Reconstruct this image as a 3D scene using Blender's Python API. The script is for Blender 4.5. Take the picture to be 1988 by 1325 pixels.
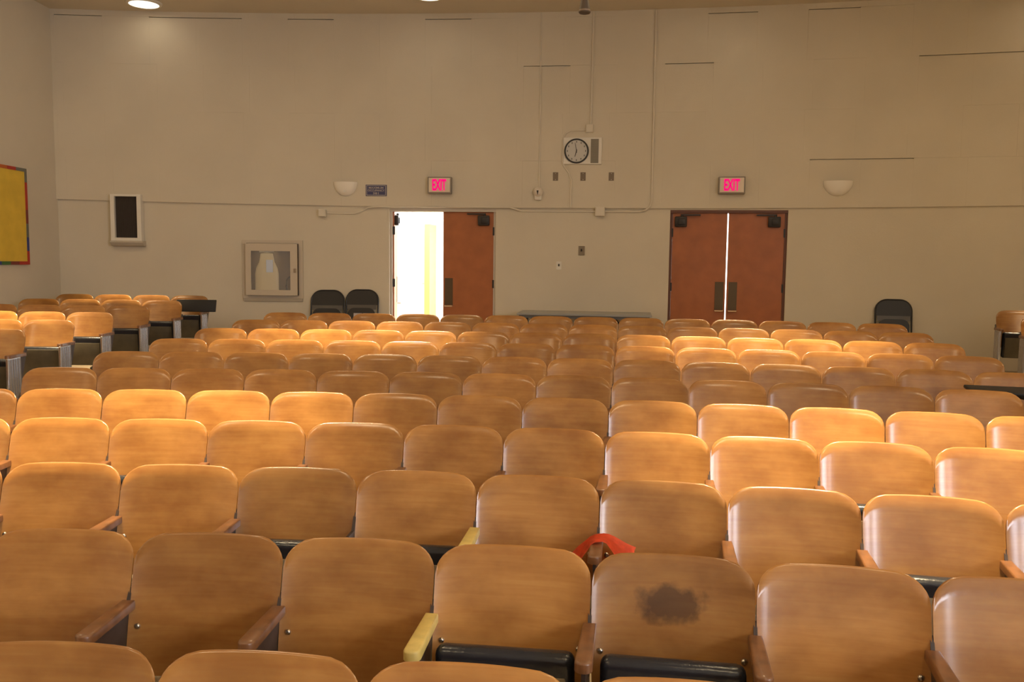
import bpy, bmesh, math, random
from mathutils import Vector, Matrix
random.seed(7)
for o in list(bpy.data.objects): bpy.data.objects.remove(o)
SC = bpy.context.scene
COL = SC.collection
PI = math.pi

# ------------------------------------------------------------------ camera
F_PX, CAMX, CAMZ = 1690.0, 0.2098, 1.526
YAW, PITCH, ROLL = -0.1309, 0.0912, 0.0116
def _axes():
    cy, sy, cp, sp = math.cos(YAW), math.sin(YAW), math.cos(PITCH), math.sin(PITCH)
    w = Vector((sy*cp, cy*cp, -sp)); r = Vector((cy, -sy, 0)); u = r.cross(w)
    c, s = math.cos(ROLL), math.sin(ROLL)
    return r*c + u*s, u*c - r*s, w
RT, UP, FW = _axes()
CAM = Vector((CAMX, 0, CAMZ))
cam = bpy.data.cameras.new('camera'); cam.sensor_width = 36; cam.lens = F_PX/1988*36
cam.clip_start = 0.05
camo = bpy.data.objects.new('camera', cam); COL.objects.link(camo)
M = Matrix.Identity(4)
for i in range(3):
    M[i][0], M[i][1], M[i][2], M[i][3] = RT[i], UP[i], -FW[i], CAM[i]
camo.matrix_world = M
SC.camera = camo
def ray(px, py): return FW + RT*((px-994)/F_PX) - UP*((py-662.5)/F_PX)
def project(p):
    d = Vector(p)-CAM; z = d.dot(FW)
    return 994+F_PX*d.dot(RT)/z, 662.5-F_PX*d.dot(UP)/z, z

# ------------------------------------------------------------------ world, exposure, daylight
world = bpy.data.worlds.new('world'); SC.world = world; world.use_nodes = True
world.node_tree.nodes['Background'].inputs[0].default_value = (0.72, 0.84, 1.0, 1)
world.node_tree.nodes['Background'].inputs[1].default_value = 2.2
SC.view_settings.view_transform = 'Standard'; SC.view_settings.look = 'None'
SC.view_settings.gamma = 1.0; SC.view_settings.exposure = 0.13
SC.view_settings.use_curve_mapping = False

LAMP_W = 3100.0          # downlight lamp power
LAMP_COL = (1.0, 0.77, 0.46)
GLOW_W = 24.0            # wide light of the frosted lens
WIN_W = 330.0             # daylight through each side window
HALL_W = 330.0           # hall daylight
CEIL_Z = 5.071
def area(name, loc, rot, sx, sy, power, col):
    l = bpy.data.lights.new(name, 'AREA'); l.shape = 'RECTANGLE'; l.size = sx; l.size_y = sy
    l.energy = power; l.color = col
    o = bpy.data.objects.new(name, l); COL.objects.link(o); o.location = loc; o.rotation_euler = rot
    return o
WINDOWS = [(-3.85, 1.9), (-1.15, 2.1)]   # y centre, width ; right wall
def right_wall_x(y): return 7.75 + 0.112*(y-11.95)/0.994
for wy, ww in WINDOWS:
    area('window_right_offscreen', (right_wall_x(wy)+0.42, wy, 2.75), (0, PI/2, 0), 2.0, ww, WIN_W, (0.83, 0.88, 1.0))
area('hall_daylight', (-2.4, 14.6, 2.72), (0, 0, 0), 2.6, 1.6, HALL_W, (0.93, 0.96, 1.0))
area('hall_daylight', (1.9, 14.6, 2.72), (0, 0, 0), 2.6, 1.6, HALL_W, (0.93, 0.96, 1.0))

# ------------------------------------------------------------------ materials
MATS = {}
def mat(name, rgb, rough=0.6, metal=0.0, emit=None, estr=1.0, spec=0.5, coat=0.0, noise=None, bump=None):
    if name in MATS: return MATS[name]
    m = bpy.data.materials.new(name); m.use_nodes = True; nt = m.node_tree; b = nt.nodes['Principled BSDF']
    b.inputs['Base Color'].default_value = (*rgb, 1); b.inputs['Roughness'].default_value = rough
    b.inputs['Metallic'].default_value = metal
    b.inputs['Specular IOR Level'].default_value = spec
    b.inputs['Coat Weight'].default_value = coat; b.inputs['Coat Roughness'].default_value = 0.12
    if emit:
        b.inputs['Emission Color'].default_value = (*emit, 1); b.inputs['Emission Strength'].default_value = estr
    tc = nt.nodes.new('ShaderNodeTexCoord')
    if noise:
        scale, amt = noise
        n = nt.nodes.new('ShaderNodeTexNoise'); n.inputs['Scale'].default_value = scale; n.inputs['Detail'].default_value = 5
        nt.links.new(tc.outputs['Object'], n.inputs['Vector'])
        r = nt.nodes.new('ShaderNodeValToRGB')
        r.color_ramp.elements[0].position = 0.3; r.color_ramp.elements[1].position = 0.7
        r.color_ramp.elements[0].color = (*[c*(1-amt) for c in rgb], 1)
        r.color_ramp.elements[1].color = (*[min(1, c*(1+amt*0.6)) for c in rgb], 1)
        nt.links.new(n.outputs['Fac'], r.inputs['Fac']); nt.links.new(r.outputs['Color'], b.inputs['Base Color'])
    if bump:
        scale, st = bump
        n = nt.nodes.new('ShaderNodeTexNoise'); n.inputs['Scale'].default_value = scale; n.inputs['Detail'].default_value = 4
        nt.links.new(tc.outputs['Object'], n.inputs['Vector'])
        bp = nt.nodes.new('ShaderNodeBump'); bp.inputs['Strength'].default_value = st; bp.inputs['Distance'].default_value = 0.01
        nt.links.new(n.outputs['Fac'], bp.inputs['Height']); nt.links.new(bp.outputs['Normal'], b.inputs['Normal'])
    MATS[name] = m
    return m

def ply_material(name, stain=False):
    """varnished maple plywood: horizontal grain, worn darker clouds, a little different on each seat"""
    m = bpy.data.materials.new(name); m.use_nodes = True; nt = m.node_tree; N = nt.nodes.new; L = nt.links.new
    b = nt.nodes['Principled BSDF']
    tc = N('ShaderNodeTexCoord'); oi = N('ShaderNodeObjectInfo')
    off = N('ShaderNodeVectorMath'); off.operation = 'MULTIPLY_ADD'
    off.inputs[1].default_value = (37.0, 17.0, 53.0)
    comb = N('ShaderNodeCombineXYZ')
    for k in range(3): L(oi.outputs['Random'], comb.inputs[k])
    L(comb.outputs[0], off.inputs[0]); L(tc.outputs['Object'], off.inputs[2])
    # grain
    mp = N('ShaderNodeMapping'); mp.inputs['Scale'].default_value = (1.6, 4.0, 26.0); L(off.outputs[0], mp.inputs['Vector'])
    g = N('ShaderNodeTexNoise'); g.inputs['Scale'].default_value = 2.2; g.inputs['Detail'].default_value = 6; g.inputs['Distortion'].default_value = 0.5
    L(mp.outputs[0], g.inputs['Vector'])
    # clouds of wear
    mp2 = N('ShaderNodeMapping'); mp2.inputs['Scale'].default_value = (1.0, 1.0, 1.5); L(off.outputs[0], mp2.inputs['Vector'])
    c = N('ShaderNodeTexNoise'); c.inputs['Scale'].default_value = 4.2; c.inputs['Detail'].default_value = 4; c.inputs['Roughness'].default_value = 0.55
    L(mp2.outputs[0], c.inputs['Vector'])
    rg = N('ShaderNodeValToRGB'); e = rg.color_ramp.elements
    e[0].position, e[1].position = 0.30, 0.72
    e[0].color = (0.420, 0.183, 0.042, 1); e[1].color = (0.485, 0.234, 0.060, 1)
    L(g.outputs['Fac'], rg.inputs['Fac'])
    rc = N('ShaderNodeValToRGB'); e = rc.color_ramp.elements
    e[0].position, e[1].position = 0.32, 0.66
    e[0].color = (0.66, 0.58, 0.50, 1); e[1].color = (1.0, 1.0, 1.0, 1)
    L(c.outputs['Fac'], rc.inputs['Fac'])
    mx = N('ShaderNodeMix'); mx.data_type = 'RGBA'; mx.blend_type = 'MULTIPLY'; mx.inputs[0].default_value = 1.0
    L(rg.outputs['Color'], mx.inputs[6]); L(rc.outputs['Color'], mx.inputs[7])
    hv = N('ShaderNodeHueSaturation')
    mr = N('ShaderNodeMapRange'); mr.inputs[3].default_value = 0.82; mr.inputs[4].default_value = 1.12
    L(oi.outputs['Random'], mr.inputs[0]); L(mr.outputs[0], hv.inputs['Value']); L(mx.outputs[2], hv.inputs['Color'])
    out = hv.outputs[0]
    if stain:
        # one dark rubbed-in blotch in the upper middle of the back
        sp = N('ShaderNodeMapping'); sp.inputs['Location'].default_value = (0.005, 0, -0.735); sp.vector_type = 'POINT'
        L(tc.outputs['Object'], sp.inputs['Vector'])
        wob = N('ShaderNodeTexNoise'); wob.inputs['Scale'].default_value = 22; wob.inputs['Detail'].default_value = 4
        L(tc.outputs['Object'], wob.inputs['Vector'])
        sc = N('ShaderNodeVectorMath'); sc.operation = 'MULTIPLY'; sc.inputs[1].default_value = (8.6, 0.0, 15.5); L(sp.outputs[0], sc.inputs[0])
        ln = N('ShaderNodeVectorMath'); ln.operation = 'LENGTH'; L(sc.outputs[0], ln.inputs[0])
        ad = N('ShaderNodeMath'); ad.operation = 'MULTIPLY_ADD'; ad.inputs[1].default_value = 1.1; L(wob.outputs['Fac'], ad.inputs[0]); L(ln.outputs['Value'], ad.inputs[2])
        rs = N('ShaderNodeValToRGB'); e = rs.color_ramp.elements
        e[0].position, e[1].position = 0.0, 1.0
        m2 = N('ShaderNodeMapRange'); m2.inputs[1].default_value = 1.22; m2.inputs[2].default_value = 1.62
        L(ad.outputs[0], m2.inputs[0]); L(m2.outputs[0], rs.inputs['Fac'])
        e[0].color = (0.34, 0.32, 0.36, 1); e[1].color = (1, 1, 1, 1)
        mm = N('ShaderNodeMix'); mm.data_type = 'RGBA'; mm.blend_type = 'MULTIPLY'; mm.inputs[0].default_value = 1.0
        L(out, mm.inputs[6]); L(rs.outputs['Color'], mm.inputs[7]); out = mm.outputs[2]
    L(out, b.inputs['Base Color'])
    b.inputs['Roughness'].default_value = 0.5; b.inputs['Specular IOR Level'].default_value = 0.2
    b.inputs['Coat Weight'].default_value = 0.8; b.inputs['Coat Roughness'].default_value = 0.19; b.inputs['Coat IOR'].default_value = 1.6
    return m

PLY = ply_material('varnished_plywood'); PLY_STAIN = ply_material('stained_plywood', True)
WALL = mat('cream_wall_paint', (0.635, 0.572, 0.455), 0.75, noise=(1.1, 0.05), bump=(60, 0.12))
WALLJ = mat('wall_joint', (0.20, 0.16, 0.12), 0.9)
CEILM = mat('ceiling_paint', (0.66, 0.58, 0.46), 0.85, noise=(0.8, 0.04))
FLOORM = mat('tan_vinyl_floor', (0.30, 0.235, 0.155), 0.5, noise=(3, 0.2))
VINYL = mat('black_vinyl', (0.020, 0.022, 0.028), 0.24, bump=(25, 0.25))
PANT = mat('tan_seat_pan', (0.34, 0.27, 0.17), 0.45, noise=(12, 0.2))
PANO = mat('olive_seat_pan', (0.085, 0.070, 0.042), 0.5, noise=(12, 0.2))
IRON = mat('brown_enamelled_iron', (0.055, 0.035, 0.026), 0.45, noise=(20, 0.2))
ARMW = mat('brown_arm_wood', (0.20, 0.085, 0.032), 0.38, coat=0.3, noise=(18, 0.35))
ARMC = mat('cream_arm_paint', (0.66, 0.50, 0.15), 0.45, noise=(22, 0.18))
STEEL = mat('fluted_grey_steel', (0.60, 0.60, 0.62), 0.27, metal=0.9)
BOLT = mat('nickel_bolt', (0.62, 0.58, 0.50), 0.28, metal=1.0)
DOORW = mat('door_veneer', (0.38, 0.118, 0.032), 0.48, noise=(5, 0.14), coat=0.1)
DARK = mat('dark_metal', (0.035, 0.030, 0.028), 0.45, metal=0.4)
BRONZE = mat('bronze_plate', (0.115, 0.080, 0.045), 0.42, metal=0.6)
FRAMEW = mat('painted_frame', (0.62, 0.56, 0.47), 0.5)
WHITE = mat('white_paint', (0.76, 0.72, 0.64), 0.5)
CHAIRB = mat('black_folding_chair', (0.011, 0.010, 0.012), 0.42)
HALLW = mat('hall_white_wall', (0.86, 0.86, 0.84), 0.7)

# ------------------------------------------------------------------ mesh helpers
def new_bm(): return bmesh.new()
def add_box(bm, x0, x1, y0, y1, z0, z1, bev=0.0, seg=2):
    g = bmesh.ops.create_cube(bm, size=1.0)
    for v in g['verts']:
        v.co = Vector(((x0+x1)/2+v.co.x*(x1-x0), (y0+y1)/2+v.co.y*(y1-y0), (z0+z1)/2+v.co.z*(z1-z0)))
    if bev > 0:
        es = list({e for v in g['verts'] for e in v.link_edges})
        bmesh.ops.bevel(bm, geom=es, offset=bev, segments=seg, profile=0.5, affect='EDGES')
def add_cyl(bm, c, r0, r1, h, seg=24, axis='Z'):
    g = bmesh.ops.create_cone(bm, cap_ends=True, segments=seg, radius1=r0, radius2=r1, depth=h)
    R = {'Z': Matrix.Identity(4), 'Y': Matrix.Rotation(PI/2, 4, 'X'), 'X': Matrix.Rotation(PI/2, 4, 'Y')}[axis]
    for v in g['verts']: v.co = R @ v.co + Vector(c)
def add_lathe(bm, prof, seg=28, a0=0, a1=2*PI, c=(0, 0, 0)):
    full = abs(a1-a0-2*PI) < 1e-6; n = seg if full else seg+1
    rings = [[bm.verts.new((c[0]+r*math.cos(a0+(a1-a0)*k/seg), c[1]+r*math.sin(a0+(a1-a0)*k/seg), c[2]+z)) for k in range(n)] for r, z in prof]
    for i in range(len(rings)-1):
        for k in range(seg):
            k2 = (k+1) % n
            try: bm.faces.new((rings[i][k], rings[i][k2], rings[i+1][k2], rings[i+1][k]))
            except ValueError: pass
def add_tube(bm, pts, r, seg=8, ref=(0, 0, 1)):
    pts = [Vector(p) for p in pts]; rings = []
    for i, p in enumerate(pts):
        t = (pts[min(i+1, len(pts)-1)]-pts[max(i-1, 0)]).normalized()
        a = t.cross(Vector(ref))
        if a.length < 1e-3: a = t.cross(Vector((0, 1, 0)))
        a.normalize(); b = t.cross(a)
        rings.append([bm.verts.new(p+(a*math.cos(2*PI*k/seg)+b*math.sin(2*PI*k/seg))*r) for k in range(seg)])
    for i in range(len(rings)-1):
        for k in range(seg): bm.faces.new((rings[i][k], rings[i][(k+1) % seg], rings[i+1][(k+1) % seg], rings[i+1][k]))
    bm.faces.new(rings[0][::-1]); bm.faces.new(rings[-1])
def add_prism(bm, poly, t0, t1, axis='X'):
    """extrude a 2-D polygon. axis X: poly=(y,z); axis Y: poly=(x,z); axis Z: poly=(x,y)"""
    def P(a, b, t): return {'X': (t, a, b), 'Y': (a, t, b), 'Z': (a, b, t)}[axis]
    A = [bm.verts.new(P(a, b, t0)) for a, b in poly]; B = [bm.verts.new(P(a, b, t1)) for a, b in poly]
    n = len(poly); bm.faces.new(A); bm.faces.new(B[::-1])
    for i in range(n): bm.faces.new((A[i], B[i], B[(i+1) % n], A[(i+1) % n]))
def mesh(bm, name, smooth=False, ang=40):
    bmesh.ops.recalc_face_normals(bm, faces=bm.faces[:])
    me = bpy.data.meshes.new(name); bm.to_mesh(me); bm.free()
    if smooth:
        me.polygons.foreach_set('use_smooth', [True]*len(me.polygons))
        me.set_sharp_from_angle(angle=math.radians(ang))
    return me
def link(name, me, m, parent=None, loc=None, rot=None):
    o = bpy.data.objects.new(name, me); COL.objects.link(o)
    if me is not None and m is not None:
        if not me.materials: me.materials.append(m)
        elif me.materials[0] != m:
            o.material_slots[0].link = 'OBJECT'; o.material_slots[0].material = m
    if parent is not None: o.parent = parent
    if loc is not None: o.location = loc
    if rot is not None: o.rotation_euler = rot
    return o
def obj(name, bm, m, parent=None, smooth=False, ang=40): return link(name, mesh(bm, name, smooth, ang), m, parent)
def tag(o, label, cat, group=None):
    o['label'] = label; o['category'] = cat
    if group: o['group'] = group
    return o
def thing(name, label, cat, loc=(0, 0, 0), rotz=0.0, group=None):
    o = bpy.data.objects.new(name, None); COL.objects.link(o); o.empty_display_size = 0.1
    o.location = loc; o.rotation_euler = (0, 0, rotz)
    return tag(o, label, cat, group)
def struct(o): o['kind'] = 'structure'; return o
def text_mesh(body, size, extrude=0.002, bold=0.0):
    c = bpy.data.curves.new('lettering', 'FONT'); c.body = body; c.size = size; c.extrude = extrude; c.offset = bold
    c.align_x = 'CENTER'; c.align_y = 'CENTER'
    t = bpy.data.objects.new('lettering', c); COL.objects.link(t)
    me = bpy.data.meshes.new_from_object(t.evaluated_get(bpy.context.evaluated_depsgraph_get()))
    bpy.data.objects.remove(t)
    me.transform(Matrix.Rotation(PI/2, 4, 'X'))    # stands upright, faces -Y
    return me

# ------------------------------------------------------------------ room geometry
WC = Vector((-0.10, -26.415)); WR = 39.145         # rear wall: gentle arc
ROWC = Vector((0.0, -14.889)); ROWR, ROWD, RAKE = 25.155, 0.8293, 0.0323
SEATW, SEAMOFF, CHH = 0.53, 0.1151, 0.88
def side_rise(x):
    t = min(1, max(0, (abs(x+0.42)-3.95)/0.9)); return 0.035*t*t*(3-2*t)
def floor_z(x, y):
    R = math.hypot(x-ROWC.x, y-ROWC.y)
    t = min(1, max(0, (ROWR-6.6*ROWD-R)/(2*ROWD)))      # the front of the floor dips a little more
    return (R-ROWR)*RAKE/ROWD + side_rise(x) - 0.032*t*t*(3-2*t)
def left_wall_x(y): return -8.12 - 0.112*(y-11.95)/0.994*1.0
def wall_xy(s, dr=0.0):
    a = s/WR; return Vector((WC.x+(WR+dr)*math.sin(a), WC.y+(WR+dr)*math.cos(a)))
def wall_hit(px, py, dr=0.0):
    """rear wall point seen at a pixel -> arc length s and height z"""
    d = ray(px, py); ax, ay = CAM.x-WC.x, CAM.y-WC.y; R = WR+dr
    A = d.x*d.x+d.y*d.y; B = 2*(ax*d.x+ay*d.y); C = ax*ax+ay*ay-R*R
    t = (-B+math.sqrt(B*B-4*A*C))/(2*A); p = CAM+d*t
    return math.atan2(p.x-WC.x, p.y-WC.y)*WR, p.z
def rail_z(s): return 2.305 + 0.055*((s+0.4)/7.6)**2
LOWER = 0.035                                        # lower wall stands back this far
D1 = (wall_hit(756, 500, LOWER)[0], wall_hit(962, 500, LOWER)[0])
D2 = (wall_hit(1299, 500, LOWER)[0], wall_hit(1527, 500, LOWER)[0])
S0 = wall_hit(97, 200)[0]; S1 = 7.95
DOOR_TOP = 2.285

# floor
bm = new_bm(); xs = [-9+0.3*i for i in range(58)]; ys = [-5.4+0.3*j for j in range(63)]
grid = []
for y in ys:
    row = []
    for x in xs:
        X = min(max(x, left_wall_x(y)-0.1), right_wall_x(y)+0.1)
        ymax = WC.y+math.sqrt((WR+0.15)**2-(X-WC.x)**2); Y = min(y, ymax)
        row.append(bm.verts.new((X, Y, floor_z(X, Y))))
    grid.append(row)
for j in range(len(ys)-1):
    for i in range(len(xs)-1):
        f = (grid[j][i], grid[j][i+1], grid[j+1][i+1], grid[j+1][i])
        if (f[0].co-f[1].co).length+(f[2].co-f[3].co).length > 0.02 and (f[0].co-f[3].co).length+(f[1].co-f[2].co).length > 0.02: bm.faces.new(f)
FLOOR = struct(obj('floor', bm, FLOORM, smooth=True))
# ceiling
bm = new_bm(); add_box(bm, -9, 9, -5.6, 13.4, CEIL_Z, CEIL_Z+0.2); struct(obj('ceiling', bm, CEILM))

def arc_slab(bm, s0, s1, r0, r1, z0f, z1f, step=0.3):
    n = max(1, int((s1-s0)/step)); V = []
    for i in range(n+1):
        s = s0+(s1-s0)*i/n; a = wall_xy(s, r0); b = wall_xy(s, r1)
        z0 = z0f(s) if callable(z0f) else z0f; z1 = z1f(s) if callable(z1f) else z1f
        V.append([bm.verts.new((a.x, a.y, z0)), bm.verts.new((a.x, a.y, z1)), bm.verts.new((b.x, b.y, z1)), bm.verts.new((b.x, b.y, z0))])
    for i in range(n):
        for k in range(4): bm.faces.new((V[i][k], V[i+1][k], V[i+1][(k+1) % 4], V[i][(k+1) % 4]))
    bm.faces.new(V[0]); bm.faces.new(V[-1][::-1])
# rear wall: lower part in three pieces between the doors, header, upper backing, all one wall
bm = new_bm()
for a, b in ((S0-0.3, D1[0]), (D1[1], D2[0]), (D2[1], S1+0.3)):
    arc_slab(bm, a, b, LOWER, 0.28, -0.3, lambda s: rail_z(s)+0.05)
for a, b in (D1, D2): arc_slab(bm, a, b, LOWER, 0.28, DOOR_TOP, lambda s: rail_z(s)+0.05)
arc_slab(bm, S0-0.3, S1+0.3, 0.034, 0.28, lambda s: rail_z(s)+0.02, CEIL_Z)
WREAR = struct(obj('wall_rear', bm, WALL))
# painted square panels of the upper wall, each with its own edges
PW = 0.668; Z_C = [rail_z(0), 2.98, 3.655, 4.325, 4.995, CEIL_Z+0.0]
CRACKS = {3: ((120, 240), (320, 430), (590, 690), (840, 930), (1350, 1460), (1550, 1660)), 2: ((985, 1100), (1270, 1370), (1830, 1950)), 0: ((1620, 1730),)}   # open joints
for r in range(5):
    z0, z1 = Z_C[r], Z_C[r+1]
    base = wall_hit(838, 175)[0] if r in (0, 2, 4) else wall_hit(1095, 90)[0]
    k0 = math.floor((S0-base)/PW); s = base+k0*PW
    while s < S1:
        a, b = max(s, S0-0.02), min(s+PW, S1); s += PW
        if b-a < 0.05: continue
        g = 0.0004
        qm = wall_xy((a+b)/2); pxm = project((qm.x, qm.y, z1))[0]
        crack = any(x0 < pxm < x1 for x0, x1 in CRACKS.get(r, ()))
        gt = 0.013 if crack else random.choice([0.0003, 0.0005, 0.0015])
        bm = new_bm()
        d = random.uniform(0, 0.0004)
        arc_slab(bm, a+g, b-g, -d, 0.036, (lambda q: rail_z(q)) if r == 0 else z0, z1-gt if r < 4 else z1, step=0.34)
        obj('wall_panel', bm, WALL, WREAR)
# side walls (fan out towards the rear), front wall
def vwall(name, x_of_y, sign, holes=()):
    bm = new_bm(); y0, y1 = -5.4, 12.6; zb, zt = -1.3, CEIL_Z+0.05
    def slab(ya, yb, za, zc):
        V = []
        for y in (ya, yb):
            for dx in (0, sign*0.25):
                V.append([bm.verts.new((x_of_y(y)+dx, y, za)), bm.verts.new((x_of_y(y)+dx, y, zc))])
        (a, b), (c, d), (e, f), (g, h) = V
        for q in ((a, b, d, c), (e, f, h, g), (a, b, f, e), (c, d, h, g), (a, c, g, e), (b, d, h, f)): bm.faces.new(q)
    cur = y0
    for c, w in holes:
        slab(cur, c-w/2, zb, zt); slab(c-w/2, c+w/2, zb, 1.75); slab(c-w/2, c+w/2, 3.75, zt); cur = c+w/2
    slab(cur, y1, zb, zt)
    return struct(obj(name, bm, WALL))
vwall('wall_left', left_wall_x, -1)
vwall('wall_right', right_wall_x, 1, WINDOWS)
bm = new_bm(); add_box(bm, -9, 9, -5.7, -5.35, -1.3, CEIL_Z); struct(obj('wall_front', bm, WALL))
for n, (wy, ww) in enumerate(WINDOWS):
    x = right_wall_x(wy)+0.14; bm = new_bm()
    for yy in (wy-ww/2+0.03, wy, wy+ww/2-0.03): add_box(bm, x-0.03, x+0.03, yy-0.025, yy+0.025, 1.75, 3.75)
    for zz in (1.78, 2.4, 3.1, 3.72): add_box(bm, x-0.028, x+0.028, wy-ww/2, wy+ww/2, zz-0.025, zz+0.025)
    struct(obj('window_%d' % (n+1), bm, FRAMEW))
# hall behind the doors
bm = new_bm()
hz = floor_z(0, 12.7)
add_box(bm, -6.5, 6.5, 12.92, 16.6, hz-0.15, hz-0.005); struct(obj('floor_hall', bm, mat('hall_floor', (0.6, 0.58, 0.52), 0.4)))
bm = new_bm(); add_box(bm, -6.5, 6.5, 16.4, 16.6, hz, 2.95); struct(obj('wall_hall', bm, HALLW))
bm = new_bm(); add_box(bm, -6.7, -6.5, 12.6, 16.6, hz, 2.95); add_box(bm, 6.5, 6.7, 12.6, 16.6, hz, 2.95); struct(obj('wall_hall_ends', bm, HALLW))
bm = new_bm(); add_box(bm, -6.7, 6.7, 12.95, 16.6, 2.95, 3.1); struct(obj('ceiling_hall', bm, HALLW))

# ------------------------------------------------------------------ things on the rear wall
def wall_frame(s, z, dr=0.0):
    p = wall_xy(s, dr); a = -s/WR
    return (p.x, p.y, z), a
def wall_thing(name, label, cat, px, py, dr=0.0, group=None):
    s, z = wall_hit(px, py, dr); loc, a = wall_frame(s, z, dr)
    d = (Vector(loc)-CAM).dot(FW)
    return thing(name, label, cat, loc, a, group), d/F_PX      # metres per pixel there

# doors -----------------------------------------------------------------
def door_frame(n, D, fm):
    s = (D[0]+D[1])/2; loc, a = wall_frame(s, 0, LOWER); w = (D[1]-D[0])/2
    e = bpy.data.objects.new('door_%d' % n, None); COL.objects.link(e); e.location = loc; e.rotation_euler = (0, 0, a); struct(e)
    bm = new_bm(); z0 = floor_z(loc[0], loc[1])-0.01
    add_box(bm, -w-0.003, -w+0.035, 0.03, 0.20, z0, DOOR_TOP); add_box(bm, w-0.035, w+0.003, 0.03, 0.20, z0, DOOR_TOP)
    add_box(bm, -w, w, 0.0, 0.20, DOOR_TOP-0.04, DOOR_TOP+0.003)
    obj('door_frame', bm, fm, e)
    return e, w, z0
def leaf(parent, hx, side, w, z0, ang, pull=True, closer=True):
    """door leaf hinged at hx; side=+1 extends to +x. origin at hinge"""
    top = DOOR_TOP-0.0405; bm = new_bm(); x1 = side*w
    add_box(bm, min(0, x1), max(0, x1), -0.022, 0.022, z0+0.02, top, 0.002, 1)
    lf = obj('door_leaf', bm, DOORW, parent); lf.location = (hx, 0.06, 0); lf.rotation_euler = (0, 0, ang)
    c = side*(w-0.085)
    bm = new_bm(); add_box(bm, c-0.06, c+0.06, -0.028, -0.021, z0+0.78+0.0, z0+1.18, 0.002, 1); obj('push_plate', bm, BRONZE, lf)
    bm = new_bm(); add_tube(bm, [(c-0.055, -0.03, z0+0.77), (c-0.055, -0.075, z0+0.765), (c+0.055, -0.075, z0+0.765), (c+0.055, -0.03, z0+0.77)], 0.010)
    obj('pull_handle', bm, mat('pale_bronze', (0.62, 0.46, 0.30), 0.35, metal=0.5), lf)
    bm = new_bm(); k = side*0.13
    add_box(bm, k-0.10, k+0.07, -0.085, -0.022, top-0.20, top-0.05, 0.015); add_box(bm, k-0.05, k+0.05, -0.10, -0.08, top-0.17, top-0.08, 0.01)
    add_box(bm, min(k, k+side*0.26), max(k, k+side*0.26), -0.075, -0.055, top-0.04, top-0.02); add_cyl(bm, (k, -0.065, top-0.05), 0.018, 0.018, 0.06, 12)
    obj('door_closer', bm, DARK, lf, True)
    for hz_ in (z0+0.28, z0+1.1, top-0.28):
        bm = new_bm(); add_box(bm, -0.012, 0.012, -0.034, 0.02, hz_-0.06, hz_+0.06); obj('hinge', bm, DARK, lf)
    return lf
e1, w1, z1_ = door_frame(1, D1, mat('door_frame_pale', (0.55, 0.49, 0.41), 0.5))
leaf(e1, -w1+0.0355, 1, w1-0.043, z1_, math.radians(98))
leaf(e1, w1-0.0355, -1, w1-0.043, z1_, math.radians(-0.6))
e2, w2, z2_ = door_frame(2, D2, mat('door_frame_brown', (0.13, 0.045, 0.022), 0.5))
leaf(e2, -w2+0.0355, 1, w2-0.045, z2_, math.radians(0.4))
leaf(e2, w2-0.0355, -1, w2-0.045, z2_, math.radians(-0.4))
# pale yellow hall door seen through the opening
d_ = ray(829, 520); p = CAM+d_*(15.82/d_.y)
t = thing('hall_door', 'pale yellow door standing edge-on in the bright hall beyond the open door', 'door', (p.x, 16.1, hz), 0)
bm = new_bm(); add_box(bm, -0.05, 0.05, -0.28, 0.28, 0.0, 2.1, 0.004, 1); obj('door_slab', bm, mat('yellow_paint', (0.70, 0.52, 0.08), 0.5), t)
bm = new_bm(); add_tube(bm, [(-0.05, -0.2, 1.0), (-0.10, -0.2, 1.0), (-0.10, -0.1, 1.0)], 0.01); obj('lever_handle', bm, BOLT, t)

# exit signs -------------------------------------------------------------
EXM = mat('exit_red', (0.03, 0.0, 0.01), 0.5, emit=(1.0, 0.0, 0.17), estr=1.0, spec=0.1)
def exit_sign(px, py, wpx, hpx, label):
    t, m = wall_thing('exit_sign', label, 'sign', px, py, 0.0, 'illuminated exit signs')
    w, h = wpx*m/2, hpx*m/2
    bm = new_bm(); add_box(bm, -w, w, -0.10, -0.002, -h, h, 0.006); obj('housing', bm, mat('sign_housing', (0.24, 0.20, 0.16), 0.5), t)
    bm = new_bm(); add_box(bm, -w+0.018, w-0.018, -0.106, -0.099, -h+0.022, h-0.016); fp = obj('face_plate', bm, mat('sign_face', (0.72, 0.63, 0.48), 0.45), t)
    me = text_mesh('EXIT', 2.2*h, 0.007, 0.006); xs_ = [v.co.x for v in me.vertices]; zs_ = [v.co.z for v in me.vertices]
    sx = 1.16*w/(max(xs_)-min(xs_)); sz = 1.34*h/(max(zs_)-min(zs_)); cz = (max(zs_)+min(zs_))/2
    me.transform(Matrix.Diagonal((sx, 1, sz, 1)) @ Matrix.Translation((0, 0, -cz)))
    l = link('lettering', me, EXM, t); l.location = (-0.02*w, -0.112, 0.04*h)
    return t
exit_sign(855, 361, 46, 32, 'red glowing EXIT sign above the open door')
exit_sign(1420, 361, 50, 33, 'red glowing EXIT sign above the closed double doors')
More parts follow.
